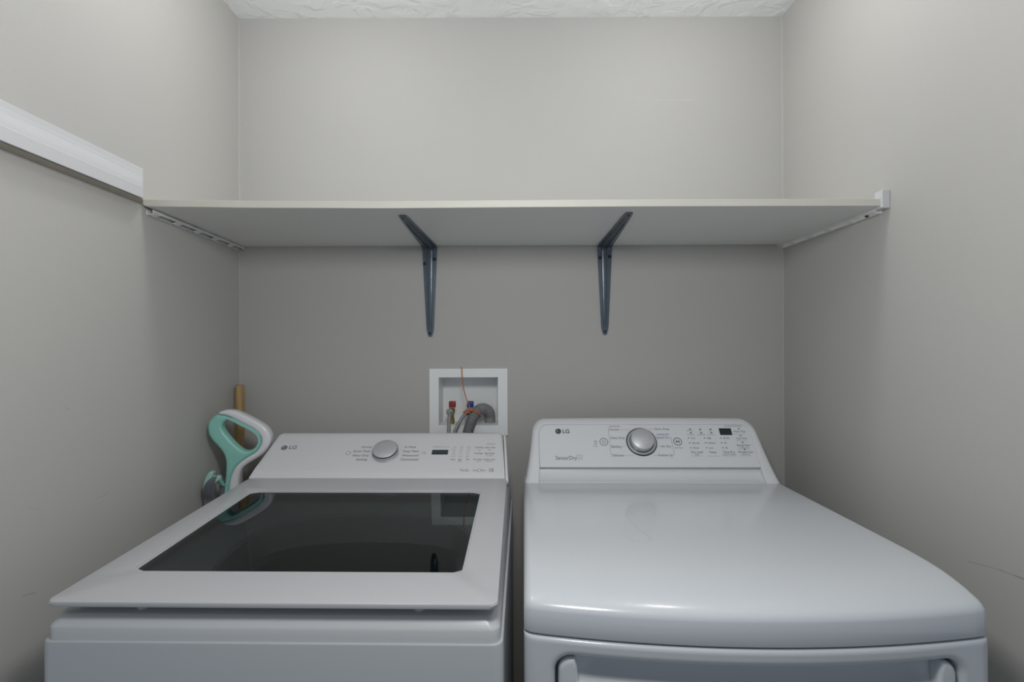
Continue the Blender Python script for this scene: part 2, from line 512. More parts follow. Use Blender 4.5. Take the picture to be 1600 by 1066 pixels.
def bracket(px_top, px_bot, y_bot, px_tip, y_tip, label, flip):
    zt = ZS0-0.0012
    d_tip = (zt-CAM_Z)/ray(px_tip, y_tip).z
    tip = P(px_tip, y_tip, d_tip)
    yw = YB-0.0012
    elbow = P(px_top, 385, yw)
    low = P(px_bot, y_bot, yw)
    r = thing('shelf_bracket', label, 'bracket', (elbow.x, yw, (zt+low.z)/2), 0, 'shelf brackets')
    L = r.location
    R = 0.016
    path = []
    for k in range(15):
        t = k/14; a = tip.lerp(Vector((elbow.x, yw-R, zt)), t); path.append((Vector((a.x, a.y, zt)), Vector((0, 0, -1)), 0.0195+(0.046-0.0195)*t))
    for k in range(1, 8):
        a = math.pi/2*k/8
        path.append((Vector((elbow.x, yw-R+R*math.sin(a), zt-R+R*math.cos(a))), Vector((0, -math.sin(a), -math.cos(a))), 0.046))
    for k in range(21):
        t = k/20
        a = Vector((elbow.x, yw, zt-R)).lerp(low, t)
        path.append((Vector((a.x, yw, a.z)), Vector((0, -1, 0)), 0.0455+(0.0205-0.0455)*t))
    w0 = [(-1, 0), (-1, .0022), (-.46, .0024), (-.40, .0085), (-.24, .0092), (-.18, .0055), (.18, .0055), (.24, .0092), (.40, .0085), (.46, .0024), (1, .0022), (1, 0)]
    bm = bmesh.new()
    loops = []
    n = len(path)
    for i, (p, nv, w) in enumerate(path):
        e = 1.0
        if i < 2: e = (0.86, 0.97)[i]
        if i > n-3: e = (0.85, 0.5)[i-(n-2)]
        fl = 1.0 if 2 < i < n-3 else 0.35
        loops.append([p-L+Vector((q*w/2*e, 0, 0))+nv*(h if h < .003 else .0024+(h-.0024)*fl) for q, h in w0])
    loft(bm, loops, True, True, True)
    obj('stamped_arms', bm, m_brk, r, 35)
    def scr(p, nv, rad=0.0050):
        bm = bmesh.new()
        M = axis_frame(p-L, (1, 0, 0), Vector(nv).cross(Vector((1, 0, 0))))
        lathe(bm, [(rad*1.0, 0), (rad, 0.0030), (rad*0.8, 0.0042), (rad*.2, 0.0046)], M, 18)
        obj('screw', bm, m_screw, r)
    for px, dz in ((1, -.052 if flip > 0 else -.046), (-1, -.066 if flip > 0 else -.05)):
        scr(Vector((elbow.x+px*0.0155, yw-0.001, zt+dz+0.012)), (0, -1, 0))
    scr(Vector((low.x, yw-0.001, low.z+0.010)), (0, -1, 0), 0.0040)
    scr(Vector((tip.x, tip.y+0.012, zt-0.001)), (0, 0, -1), 0.0032)
    return r
bracket(671.5, 672.5, 526, 628.5, 337, 'dark blue metal shelf bracket above the water outlet box', 1)
bracket(944.5, 945, 523, 983.5, 332.5, 'dark blue metal shelf bracket above the dryer, nearer the right wall', -1)

# ------------------------------------------------------------------ washing machine (top loader)
WX, WY, WR = -0.3575, 0.748, -0.021
washer = thing('washing_machine', 'white top loading washing machine with dark glass lid at left', 'washing machine', (WX, WY, 0), WR)
WM = Matrix.Translation((WX, WY, 0)) @ Matrix.Rotation(WR, 4, 'Z')
WI = WM.inverted()
HW = 0.343
# cabinet
bm = bmesh.new()
ths = angles(HW, 0.3625, 0.016)
def wl(hx, yf, yb, r, z):
    hy = (yb-yf)/2; cy = (yb+yf)/2
    return [Vector((math.cos(t)*rr_ray(hx, hy, r, t), cy+math.sin(t)*rr_ray(hx, hy, r, t), z(cy+math.sin(t)*rr_ray(hx, hy, r, t)) if callable(z) else z)) for t in ths]
loft(bm, [wl(HW, 0, .725, .016, .025), wl(HW, 0, .725, .016, .9370), wl(HW-.0007, .0007, .7243, .016, .9395), wl(HW-.0026, .0026, .7224, .014, .9403), wl(HW-.008, .008, .717, .01, .9396)], True, True, False)
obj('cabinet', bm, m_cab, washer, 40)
for sx in (-1, 1):
    for y in (0.06, 0.66):
        bm = bmesh.new(); lathe(bm, [(0.022, 0), (0.022, 0.012), (0.012, 0.016), (0.012, 0.03)], Matrix.Translation((sx*0.29, y, 0)), 20)
        obj('foot', bm, m_rubber, washer)
# top cover: skirt, chamfer and the deck around the tub opening
SL = 0.092
def zc(y): return 0.9745+SL*max(0, min(y, .60)-0.03)
OCX, OCY = 0.035, 0.245
opening = [(OCX+math.copysign(abs(math.cos(t))**0.72, math.cos(t))*0.232, OCY+math.copysign(abs(math.sin(t))**0.72, math.sin(t))*0.172) for t in ths]
bm = bmesh.new()
lps = [wl(HW-.0045, .0045, .7225, .016, .9385), wl(HW-.0045, .0045, .7225, .016, .9575), wl(HW-.0052, .0056, .722, .016, .9600), wl(HW-.0072, .0068, .7205, .016, lambda y: .9618+SL*.75*max(0, min(y, .6)-.03)),
       wl(HW-.0125, .0160, .717, .016, lambda y: zc(y)-.0020), wl(HW-.015, .0190, .715, .015, zc), wl(HW-.050, .062, .60, .02, zc),
       wl(HW-.054, .066, .596, .02, lambda y: zc(y)-.006)]
lps.append([Vector((x, y, zc(y)-.012)) for x, y in opening])
lps.append([Vector((OCX+(x-OCX)*.985, OCY+(y-OCY)*.985, zc(y)-.020)) for x, y in opening])
loft(bm, lps, True, False, False)
obj('top_cover', bm, m_wash, washer, 40)
bm = bmesh.new()
d0 = [Vector((OCX+(x-OCX)*.985, OCY+(y-OCY)*.985, zc(y)-.020)) for x, y in opening]
d1 = [Vector((OCX+(x-OCX)*1.0, OCY+(y-OCY)*1.0, .93)) for x, y in opening]
d2 = [Vector((OCX*.5+(x-OCX)*.93, .29+(y-OCY)*1.2, .90)) for x, y in opening]
d2b = [Vector((OCX*.5+(x-OCX)*.93, .29+(y-OCY)*1.2, .86)) for x, y in opening]
d3 = [Vector((OCX*.5+(x-OCX)*1.05, .29+(y-OCY)*1.35, .84)) for x, y in opening]
d4 = [Vector((OCX*.5+(x-OCX)*1.05, .29+(y-OCY)*1.35, .42)) for x, y in opening]
loft(bm, [d0, d1, d2], True)
obj('tub_ring', bm, m_liner, washer, 40, recalc=False)
bm = bmesh.new(); loft(bm, [d2, d2b, d3, d4], True, False, True)
obj('drum', bm, m_drum, washer, 40, recalc=False)
# lid: tilted frame with a window
LF, LB, LZF, LZB = 0.0005, 0.562, 0.9990, 1.0400
def lz(y): return LZF+(LZB-LZF)*(y-LF)/(LB-LF)
LT = 0.0095
ths_keep = ths
ths = angles(.336, (LB-LF)/2, .012, 120, 10)
def ll(hxf, yf, yb, r, dz, taper=0.004):
    out = []
    hy = (yb-yf)/2; cy = (yb+yf)/2
    for t in ths:
        d = rr_ray(hxf, hy, r, t); x, y = math.cos(t)*d, cy+math.sin(t)*d
        k = 1-taper/hxf*(y-yf)/(yb-yf)
        out.append(Vector((x*k, y, lz(y)+dz)))
    return out
def win(inset, dz):
    out = []
    yf, yb, hx, r = .0925+inset, .4710-inset, .2765-inset, .010
    cy = (.0925+.4710)/2; hy = (yb-yf)/2
    for t in ths:
        d = rr_ray(hx, hy, r, t); x, y = math.cos(t)*d-.001, cy+math.sin(t)*d
        out.append(Vector((x, y, lz(y)+dz)))
    return out
bm = bmesh.new()
lps = [win(.004, -LT), ll(.331, LF+.005, LB-.004, .012, -LT), ll(.3350, LF+.0008, LB-.0005, .014, -LT+.0020), ll(.3360, LF, LB, .014, -.0035), ll(.3350, LF+.001, LB-.0005, .014, -.0008), ll(.3332, LF+.0028, LB-.001, .013, 0),
       win(-.001, 0), win(0, -.0008), win(.0002, -.0032), win(.004, -.0034), win(.004, -LT)]
loft(bm, lps, True)
lid = obj('lid', bm, m_lid, washer, 35)
bm = bmesh.new()
loft(bm, [win(.0010, -.0064), win(.0010, -.0034)], True, True, True, 1)
for f in bm.faces:
    if f.calc_center_median().y > .2 and len(f.verts) > 4 and abs(f.calc_center_bounds().z-lz(f.calc_center_bounds().y)+.0034) < .001: f.material_index = 0
tag(obj('glass', bm, [m_glass, m_clear], lid, 0), 'dark tinted glass window')
for sx in (-.21, .215):
    bm = bmesh.new()
    lathe(bm, [(.009, 0), (.009, .004), (.006, .0065), (.001, .007)], Matrix.Translation((sx, .035, zc(.035)-.0005)), 20)
    obj('lid_bumper', bm, m_wash, washer)
ths = ths_keep
# console
CF, CTY, CZ0, CZ1 = (.5635, 1.0400), .6925, 1.0400, 1.1285
slope = Vector((0, CTY-CF[0], CZ1-CZ0)).normalized()
WN = Vector((1, 0, 0)).cross(slope)
def con_section(x, k, hwm):
    """side section; k scales the height for the rounded top corners"""
    drop = k
    pts = [(.5635, 1.028), (.5635, 1.0392), (.5642, 1.0404)]
    for t in (.2, .4, .6, .8, .93): pts.append((.5635+t*(CTY-.5635), 1.0400+t*(CZ1-1.0400)))
    pts += [(.6945, 1.1299), (.699, 1.1312), (.712, 1.1312), (.7195, 1.1285), (.7225, 1.122), (.7225, 1.028)]
    out = []
    for y, z in pts:
        kk = max(0, (z-1.06)/(1.1312-1.06))
        out.append(Vector((x*(1-0.0105*(z-1.028)/.10/ .3285*1.0), y, z-drop*kk)))
    return out
def console(x0, x1, r, shrink=0.0):
    bm = bmesh.new(); loops = []
    xs = []
    for j in range(9):
        a = math.pi/2*j/8; xs.append((x0+r*(1-math.sin(a)) if False else x0+r*(1-math.cos(a)), r*(1-math.sin(a))))
    for j in range(1, 24): xs.append((x0+r+(x1-x0-2*r)*j/24, 0))
    for j in range(9):
        a = math.pi/2*(8-j)/8; xs.append((x1-r*(1-math.cos(a)), r*(1-math.sin(a))))
    for x, k in xs:
        sec = con_section(x, k, 0)
        if shrink: sec = [Vector((v.x, v.y+(shrink if v.z > 1.03 and v.y < .70 else 0), v.z-shrink)) for v in sec]
        loops.append(sec)
    loft(bm, loops, True, True, True)
    return bm
obj('console', console(-.3345, .3275, .016), m_cons, washer, 30)
obj('console_end_cap', console(.3290, .3352, .003, .003), m_cons, washer, 30)
bm = bmesh.new(); box(bm, -.326, .326, .5618, .5665, 1.022, 1.0385); obj('hinge_gap', bm, m_wash_dk, washer)
bm = bmesh.new(); box(bm, .3340, .3352, .545, .552, 1.022, 1.034, .0005, 1); obj('hinge_pin', bm, m_black, washer)

def face_point(MI, origin, normal, px, py):
    o = MI @ Vector((0, 0, CAM_Z)); d = (MI.to_3x3() @ ray(px, py))
    t = (origin-o).dot(normal)/d.dot(normal)
    return o+d*t
W0 = Vector((0, .5635, 1.0400))
def wf(px, py, lift=0.0003, skew=0.0):
    p = face_point(WI, W0, WN, px, py)
    M = axis_frame(p+WN*lift, (1, 0, 0), slope)
    return M
WS = 1.40/800         # metres per photo pixel on this face

# knob
M = wf(603, 708.5, 0)
bm = bmesh.new(); lathe(bm, [(.0345, 0), (.0345, .002), (.0325, .003), (.0322, .0135)], M, 64); knob = obj('knob', bm, m_knobside, washer, 40)
bm = bmesh.new(); lathe(bm, [(.0322, .0135), (.0338, .0140), (.0338, .0160), (.0325, .0165)], M, 64); obj('knob_ring', bm, m_ring, knob, 40)
bm = bmesh.new(); lathe(bm, [(.0325, .0162), (.0328, .0176), (.0318, .0184), (.002, .0186)], M, 64); obj('knob_face', bm, m_knob, knob, 40)
# display
def quad_plate(bm, pts, n, h):
    loft(bm, [[p for p in pts], [p+n*h for p in pts]], True, True, True)
bm = bmesh.new()
M = wf(687.5, 707)
w, hgt = 25*WS/2, .0085
quad_plate(bm, [M @ Vector((a*w, b*hgt, 0)) for a, b in ((-1, -1), (1, -1), (1, 1), (-1, 1))], WN, .0004)
obj('display', bm, m_disp, washer, 0)
# lettering
bm = bmesh.new()
def wt(s, px, py, hpx, align='CENTER', mi=0, bold=0.0, sx=1.0):
    add_text(bm, s, wf(px, py), hpx*WS*.86, align, mi, bold, sx*.84)
for i, (s, px, py) in enumerate((('Normal', 581, 699), ('Quick Wash', 578.5, 705.5), ('Heavy Duty', 576, 712), ('Bedding', 573.5, 718.3))): wt(s, px, py, 7.2, 'RIGHT')
for i, (s, px, py) in enumerate((('AI Wash', 632, 699), ('Deep Wash', 629.5, 705.5), ('Waterproof', 628, 712), ('Downloaded', 626, 718.3))): wt(s, px, py, 7.2, 'LEFT')
for s, px, py in (('ColdWash', 749, 699.6), ('Delay Wash', 766, 699.6), ('Tub Clean', 747.5, 708.8), ('Extra Rinse', 765, 708.8), ('Pre Wash', 746.5, 718.2), ('Control Lock', 764.5, 718.2),
                  ('Temp.', 707.5, 718.2), ('Spin', 718.8, 718.2), ('Soil', 730.6, 718.2)): wt(s, px, py, 5.6, mi=0, sx=.80)
for s, px, py in (('Remote Start', 767, 694), ('Wi-Fi', 747.5, 721), ('Child Lock', 764.5, 721), ('Signal', 718.5, 721), ('Eco', 749, 703.5), ('Fresh', 765, 703.5), ('Rinse+Spin', 765, 712.4)): wt(s, px, py, 4.2, mi=1, sx=.8)
for k, s in enumerate(('Wash', 'Rinse', 'Spin', 'Lock')): wt(s, 679.5+k*6.6, 698.6, 3.8, mi=1)
for c, col in enumerate((('Hot', 'Warm', 'Eco', 'Cool', 'Cold'), ('High', 'Med', 'Mid', 'Low', 'None'), ('Heavy', 'Med', 'Norm', 'Mid', 'Light'))):
    for k, s in enumerate(col): wt(s, 710.5+c*11-k*.6, 698.8+k*3.6, 3.4, mi=1)
wt('ThinQ', 725, 735.3, 6.8)
wt('Smart', 743, 735.3, 4.5); wt('Motor', 755, 735.3, 4.5); wt('10', 767.0, 735.2, 11, mi=0, bold=.0002)
M = wf(749, 735.3)
lathe(bm, [(.0062, 0), (.0062, .0002), (.0054, .0002), (.0054, 0)], M, 24, False, 1)
# power and start symbols
M = wf(544, 708.5); lathe(bm, [(.0068, 0), (.0068, .0002), (.0054, .0002), (.0054, 0)], M, 28, False, 1)
wt('>II', 662, 708.5, 9, mi=1)
obj('lettering', bm, [m_ink, m_ink2], washer, 0)
bm = bmesh.new()
M = wf(444.3, 700)
lathe(bm, [(.0085, 0), (.0085, .0003), (.0004, .0003)], M, 32, True, 0)
add_text(bm, 'L', M @ Matrix.Translation((-.0015, 0, .0005)), .009, 'CENTER', 1)
add_text(bm, 'LG', wf(451.5, 699.6), 10.5*WS, 'LEFT', 0, .00025, 1.0)
obj('logo', bm, [m_ink, m_pale], washer, 0)

# ------------------------------------------------------------------ dryer
DX, DY, DR = 0.3585, 0.758, -0.022
dryer = thing('clothes_dryer', 'white clothes dryer with bowed front and silver dial at right', 'dryer', (DX, DY, 0), DR)
DM = Matrix.Translation((DX, DY, 0)) @ Matrix.Rotation(DR, 4, 'Z'); DI = DM.inverted()
DH = 0.3425
BOW = 0.036
def bow(x):
    """front face y (towards the viewer is negative)"""
    t = min(1.0, abs(x)/DH)
    y = -BOW*(1-t*t)
    r = 0.020; e = abs(x)-(DH-r)
    if e > 0: y += (r-math.sqrt(max(r*r-min(e, r)**2, 0)))*0.55
    return y
ZD, ZSEAM = 1.0125, 0.9455
def prof_z(s):
    pts = [(0, .9800), (.002, .9850), (.006, .9895), (.012, .9930), (.020, .9962), (.035, 1.0010), (.055, 1.0058), (.08, 1.0098), (.11, 1.0123), (.15, 1.0135), (.3, 1.0130), (.64, 1.0110)]
    for (a, za), (b, zb) in zip(pts, pts[1:]):
        if s <= b: return za+(zb-za)*(s-a)/(b-a)
    return pts[-1][1]
cols = []
rs = 0.013
for j in range(8): a = math.pi/2*j/8; cols.append((-DH+rs*(1-math.sin(math.pi/2-a)) if False else -DH+rs*(1-math.cos(a)) if False else -DH+rs*(1-math.sin(a)), 0))
cols = []
for j in range(9):
    a = math.pi/2*j/8
    cols.append((-DH+rs*(1-math.cos(a)), rs*(1-math.sin(a))))
for j in range(1, 40): cols.append((-DH+rs+(2*DH-2*rs)*j/40, 0))
for j in range(8, -1, -1):
    a = math.pi/2*j/8
    cols.append((DH-rs*(1-math.cos(a)), rs*(1-math.sin(a))))
rows = [0, .001, .002, .004, .006, .009, .012, .016, .02, .027, .035, .045, .055, .067, .08, .095, .11, .13, .15, .2, .3, .4, .5, .6, .70]
bm = bmesh.new()
loops = []
for x, dz in cols:
    yf = bow(x); lp = []
    lp.append(Vector((x, yf+.006, ZSEAM)))
    lp.append(Vector((x, yf+.0012, ZSEAM+.0006)))
    lp.append(Vector((x, yf, ZSEAM+.003)))
    lp.append(Vector((x, yf, ZSEAM+.018)))
    for s in rows:
        y = yf+s*(.70-yf)/.70 if s > .15 else yf+s
        z = prof_z(s) - dz*min(1, max(0, (prof_z(s)-.955)/(ZD-.955)))
        lp.append(Vector((x, y, z)))
    lp.append(Vector((x, .70, ZSEAM)))
    loops.append(lp)
loft(bm, loops, True, True, True)
obj('top_deck', bm, m_dry, dryer, 32)
# cabinet body behind the front panel
bm = bmesh.new(); box(bm, -DH+.001, DH-.001, .028, .70, .025, ZSEAM-.001, .003, 1); obj('cabinet', bm, m_dry, dryer)
for sx in (-1, 1):
    for y in (0.08, 0.64):
        bm = bmesh.new(); lathe(bm, [(0.022, 0), (0.022, 0.012), (0.012, 0.016), (0.012, 0.03)], Matrix.Translation((sx*0.29, y, 0)), 20)
        obj('foot', bm, m_rubber, dryer)
# front panel with pocket for the door
def dloc(px, py):
    """point of the bowed front under a photo pixel"""
    o = DI @ Vector((0, 0, CAM_Z)); d = DI.to_3x3() @ ray(px, py)
    y = 0.0
    for _ in range(12):
        t = (y-o.y)/d.y; p = o+d*t; y = bow(p.x)
    return p
pl, pr, ptl, ptc = dloc(868, 1060), dloc(1503, 1060), dloc(895, 1030), dloc(1185, 1041)
PXL, PXR, PZT = pl.x, pr.x, (ptl.z+ptc.z)/2
PZB = 0.28
ZT, ZB = ZSEAM-.0030, 0.03
PC = ((PXL+PXR)/2, (PZT+PZB)/2); PHX, PHZ = (PXR-PXL)/2, (PZT-PZB)/2
PR = 0.026
ths2 = angles(PHX, PHZ, PR, 220, 12)
# extra samples along the pocket's top edge so the bow stays smooth
def pocket_loop(g, dy, r=None):
    out = []
    for t in ths2:
        d = rr_ray(PHX+g, PHZ+g, (PR+g), t)
        x, z = PC[0]+math.cos(t)*d, PC[1]+math.sin(t)*d
        out.append(Vector((x, bow(x)+dy, z)))
    return out
def outer_loop(ins, dy):
    out = []
    for t in ths2:
        c, s = math.cos(t), math.sin(t)
        tx = ((DH-ins-PC[0]) if c > 0 else (PC[0]+DH-ins))/max(abs(c), 1e-9)
        tz = ((ZT-ins-PC[1]) if s > 0 else (PC[1]-ZB-ins))/max(abs(s), 1e-9)
        d = min(tx, tz)
        x, z = PC[0]+c*d, PC[1]+s*d
        out.append(Vector((x, bow(x)+dy, z)))
    return out
def mid_loop(k):
    out = []
    for a, b in zip(outer_loop(.006, 0), pocket_loop(.010, 0)):
        x, z = a.x+(b.x-a.x)*k, a.z+(b.z-a.z)*k
        out.append(Vector((x, bow(x)-.0026+.0004*k, z)))
    return out
bm = bmesh.new()
loft(bm, [outer_loop(0.0005, .032), outer_loop(0, .006), outer_loop(0, .0010), outer_loop(.0008, -.0008), outer_loop(.0030, -.0022), outer_loop(.006, -.0026), *[mid_loop(k/5) for k in range(1, 5)], pocket_loop(.010, -.0022),
          pocket_loop(.006, -.0012), pocket_loop(.003, .0010), pocket_loop(.0008, .0045), pocket_loop(0, .009), pocket_loop(-.0005, .064)], True, False, True)
obj('front_panel', bm, m_dry, dryer, 40)
# door: two rounded horns at its ends and a scooped grip between them
door_pts = []
g = .0045
hornw = .0245
x0, x1 = PXL+g, PXR-g
zt = PZT-.0045
lipz = dloc(925, 1067).z-.003
door_out = []
r1 = PR-g
for k in range(9):
    a = math.pi-math.pi/2*k/8; door_out.append((x0+r1+r1*math.cos(a), zt-r1+r1*math.sin(a)))
door_out[-1] = (x0+hornw, zt)
door_out.append((x0+hornw+.0035, zt-.012)); door_out.append((x0+hornw+.0045, lipz+.004)); 
for k in range(61):
    t = k/60; door_out.append((x0+hornw+.007+(x1-x0-2*hornw-.014)*t, lipz))
door_out.append((x1-hornw-.0045, lipz+.004)); door_out.append((x1-hornw-.0035, zt-.012)); door_out.append((x1-hornw, zt))
for k in range(1, 9):
    a = math.pi/2-math.pi/2*k/8; door_out.append((x1-r1+r1*math.cos(a), zt-r1+r1*math.sin(a)))
for k in range(61):
    t = k/60; door_out.append((x1+(x0-x1)*t, PZB+.005))
bm = curve_mesh([door_out], .013, .0075, Matrix(((1, 0, 0, 0), (0, 0, -1, .015), (0, 1, 0, 0), (0, 0, 0, 1))), 'door')
bmesh.ops.subdivide_edges(bm, edges=[e for e in bm.edges if e.calc_length() > .05], cuts=3)
for v in bm.verts: v.co.y += bow(v.co.x)
door = obj('door', bm, m_dry, dryer, 40)
bm = bmesh.new(); loops = []
xa, xb = x0+hornw-.002, x1-hornw+.002
for k in range(61):
    x = xa+(xb-xa)*k/60; lp = []
    end = min(1.0, min(k, 60-k)/5.0)
    for j in range(13):
        a = math.pi/2*j/12
        yy = .046-.034*(1-math.cos(a)); z2 = PZT-.002-(PZT-.002-lipz+.001)*math.sin(a)
        yy = .014+(yy-.014)*(.35+.65*math.sin(end*math.pi/2))
        lp.append(Vector((x, bow(x)+yy, z2)))
    loops.append(lp)
loft(bm, loops, False)
obj('door_grip', bm, m_dry, door, 40)

# dried water marks on the deck, partly the dial's reflection painted into the colour
def deck(px, py):
    o = DI @ Vector((0, 0, CAM_Z)); d = DI.to_3x3() @ ray(px, py); t = (1.0128-o.z)/d.z; return o+d*t
mk = [(978, 806), (981, 795), (990, 788), (1004, 785), (1018, 788), (1025, 796), (1022, 806)]
mk2 = [(979, 806), (988, 818), (1000, 829), (1013, 838), (1017, 845), (1008, 848), (992, 846), (979, 842), (973, 836)]
segs = [(deck(*p), deck(*q), .0028, .22) for l in (mk, mk2) for p, q in zip(l, l[1:])]
segs += [(deck(1066, 788), deck(1078, 788.5), .003, .25), (deck(1393, 863), deck(1394, 863), .0022, .7), (deck(963, 885), deck(964, 885), .0018, .6), (deck(984, 839), deck(985, 839), .0015, .6)]
add_thin_marks(m_dry, segs, (0.36, 0.375, 0.39))

# control console of the dryer
DB0 = 0.600           # local y of the foot of the console
KZ = 1.0105
LEAN = 0.74           # y per z of the leaning front
CH = 0.1545
def con_out(inset=0.0, k=1.0):
    """outline (x, height) from lower left over the top to lower right"""
    pts = []
    hb, hm, ht = .3390-inset, .3190-inset, .3190-inset
    H = CH-inset
    pts.append((-hb, 0.0)); pts.append((-hb+.004, .012)); pts.append((-.3290+inset, .04)); pts.append((-.3225+inset, .08))
    r = .040-inset*.6
    cx = -.3180+inset+r; cz = H-r
    for j in range(13):
        a = math.pi-math.pi/2*j/12; pts.append((cx+r*math.cos(a), cz+r*math.sin(a)))
    for j in range(1, 12): pts.append((cx+(-2*cx)*j/12, H+.002*math.sin(math.pi*j/12)))
    for j in range(13):
        a = math.pi/2-math.pi/2*j/12; pts.append((-cx+r*math.cos(a), cz+r*math.sin(a)))
    pts.append((.3225-inset, .08)); pts.append((.3290-inset, .04)); pts.append((hb-.004, .012)); pts.append((hb, 0.0))
    return pts
def con_in(inset=0.0):
    pts = []
    hw = .2985-inset; H = CH-.0135-inset*.9
    n = len(con_out())
    pts.append((-hw-.003, 0.0)); pts.append((-hw-.002, .012)); pts.append((-hw, .04)); pts.append((-hw, .08))
    r = .024-inset*.6
    cx = -hw+r; cz = H-r
    for j in range(13):
        a = math.pi-math.pi/2*j/12; pts.append((cx+r*math.cos(a), cz+r*math.sin(a)))
    for j in range(1, 12): pts.append((cx+(-2*cx)*j/12, H))
    for j in range(13):
        a = math.pi/2-math.pi/2*j/12; pts.append((-cx+r*math.cos(a), cz+r*math.sin(a)))
    pts.append((hw, .08)); pts.append((hw, .04)); pts.append((hw+.002, .012)); pts.append((hw+.003, 0.0))
    return pts
def cp(pts, dy, flat=None):
    return [Vector((x, (DB0+LEAN*z+dy) if flat is None else flat, KZ+z)) for x, z in pts]
bm = bmesh.new()
loft(bm, [cp(con_out(), 0, .738), cp(con_out(), 0, .728), cp(con_out(0), .0135), cp(con_out(.0012), .008), cp(con_out(.0045), .0030), cp(con_out(.009), .0006), cp(con_out(.0125), 0),
          cp(con_in(-.0035), 0), cp(con_in(-.0012), .0003), cp(con_in(0), .0014), cp(con_in(.0006), .0065), cp(con_in(.0006), .05)], False)
obj('console_housing', bm, m_dryp, dryer, 40)
bm = bmesh.new()
back = [v for v in cp(con_out(), 0, .738)]
bm.faces.new([bm.verts.new(v) for v in back]); obj('console_back', bm, m_dryp, dryer, 0)
# leaning panel (carries the print) over a coved recess
DSL = Vector((0, LEAN, 1)).normalized(); DN = Vector((1, 0, 0)).cross(DSL)
PB = .0365           # height of the panel's lower edge
ins = [(x, z) for x, z in con_in(.0004) if z > .05]
pan = [(-.2977, PB)]+ins+[(.2977, PB)]
bm = bmesh.new()
loft(bm, [cp(pan, .014), cp(pan, .0018), cp([(x*.9985, z-.0003 if z > .06 else z+.0006) for x, z in pan], .0010)], True, True, True)
obj('control_panel', bm, m_dryp, dryer, 30)
bm = bmesh.new()
yb_ = DB0+LEAN*PB
cove = [(yb_+.016, KZ+PB+.002), (yb_+.0155, KZ+PB-.004), (yb_+.0135, KZ+PB-.010), (yb_+.010, KZ+PB-.0165), (yb_+.0045, KZ+PB-.023), (yb_-.003, KZ+PB-.0285), (yb_-.012, KZ+PB-.0325), (DB0+.0045, KZ+.0025), (DB0+.0035, KZ-.002)]
loft(bm, [[Vector((x, y, z)) for y, z in cove] for x in (-.3005, -.15, 0, .15, .3005)], False)
obj('recess', bm, m_dryp, dryer, 40)

D0 = Vector((0, DB0+.0010, KZ))
def df(px, py, lift=0.0003):
    p = face_point(DI, D0, DN, px, py)
    return axis_frame(p+DN*lift, (1, 0, 0), DSL)
DS = 1.42/800
# dial
M = df(1002.3, 691, 0)
bm = bmesh.new(); lathe(bm, [(.0425, 0), (.0425, .0022), (.0395, .0026)], M, 72); ring = obj('dial_ring', bm, m_ring, dryer, 40)
bm = bmesh.new(); lathe(bm, [(.0402, .0020), (.0398, .0042), (.0385, .0046), (.0330, .0040), (.0318, .0036)], M, 72); obj('dial_bezel', bm, m_bezel, ring, 40)
bm = bmesh.new(); lathe(bm, [(.0322, .002), (.0318, .0045), (.0312, .0185), (.0315, .0195), (.0312, .0206), (.0300, .0216), (.001, .0220)], M, 72); knob = obj('dial', bm, m_knob, dryer, 40)
bm = bmesh.new(); lathe(bm, [(.0326, .0040), (.0326, .0062), (.0315, .0066)], M, 72, False); obj('dial_shadow_band', bm, m_ring, knob, 40)
knob.name = 'dial'
# display
bm = bmesh.new()
M = df(1133.5, 674.8)
w, hgt = 19*DS/2, .0105
quad_plate(bm, [M @ Vector((a*w, b*hgt, 0)) for a, b in ((-1, -1), (1, -1), (1, 1), (-1, 1))], DN, .0004)
obj('display', bm, m_black, dryer, 0)
# round buttons
def ring_button(px, py, name):
    M = df(px, py)
    bm = bmesh.new()
    lathe(bm, [(.0118, 0), (.0118, .0004), (.0102, .0004), (.0102, 0)], M, 40, False)
    return bm, M
bm, M = ring_button(943.5, 690.7, 'power')
for k in range(18):
    a0, a1 = math.radians(125+290*k/18), math.radians(125+290*(k+1)/18)
    quad_plate(bm, [M @ Vector((rr*math.cos(a), rr*math.sin(a), 0)) for rr, a in ((.0040, a0), (.0051, a0), (.0051, a1), (.0040, a1))], DN, .0003)
quad_plate(bm, [M @ Vector((a*.0006, b, 0)) for a, b in ((-1, .001), (1, .001), (1, .006), (-1, .006))], DN, .0003)
obj('power_button', bm, m_ink, dryer, 0)
bm, M = ring_button(1058.8, 690.3, 'start')
tri = [M @ Vector((a, b, 0)) for a, b in ((-.0045, -.0042), (.0012, 0), (-.0045, .0042))]
loft(bm, [tri, [p+DN*.0003 for p in tri]], True, True, True)
for a in (.0026, .0046): quad_plate(bm, [M @ Vector((a+i*.0006, j*.004, 0)) for i, j in ((-1, -1), (1, -1), (1, 1), (-1, 1))], DN, .0003)
obj('start_button', bm, m_ink3, dryer, 0)
# print
bm = bmesh.new()
def dt(s, px, py, hpx, align='CENTER', mi=0, bold=0.0, sx=1.0):
    add_text(bm, s, df(px, py), hpx*DS*.88, align, mi, bold, sx*.82)
def dline(pxa, pya, pxb, pyb, w=.0004, mi=0):
    a, b = df(pxa, pya).translation, df(pxb, pyb).translation
    t = (b-a).normalized(); s = DN.cross(t)*w
    f0 = len(bm.faces)
    quad_plate(bm, [a-s, b-s, b+s, a+s], DN, .0002)
    bm.faces.ensure_lookup_table()
    for f in bm.faces[f0:]: f.material_index = mi
def ddot(px, py, w=.0016, h=.0012, mi=2):
    M = df(px, py); f0 = len(bm.faces)
    quad_plate(bm, [M @ Vector((a*w, b*h, 0)) for a, b in ((-1, -1), (1, -1), (1, 1), (-1, 1))], DN, .0003)
    bm.faces.ensure_lookup_table()
    for f in bm.faces[f0:]: f.material_index = mi
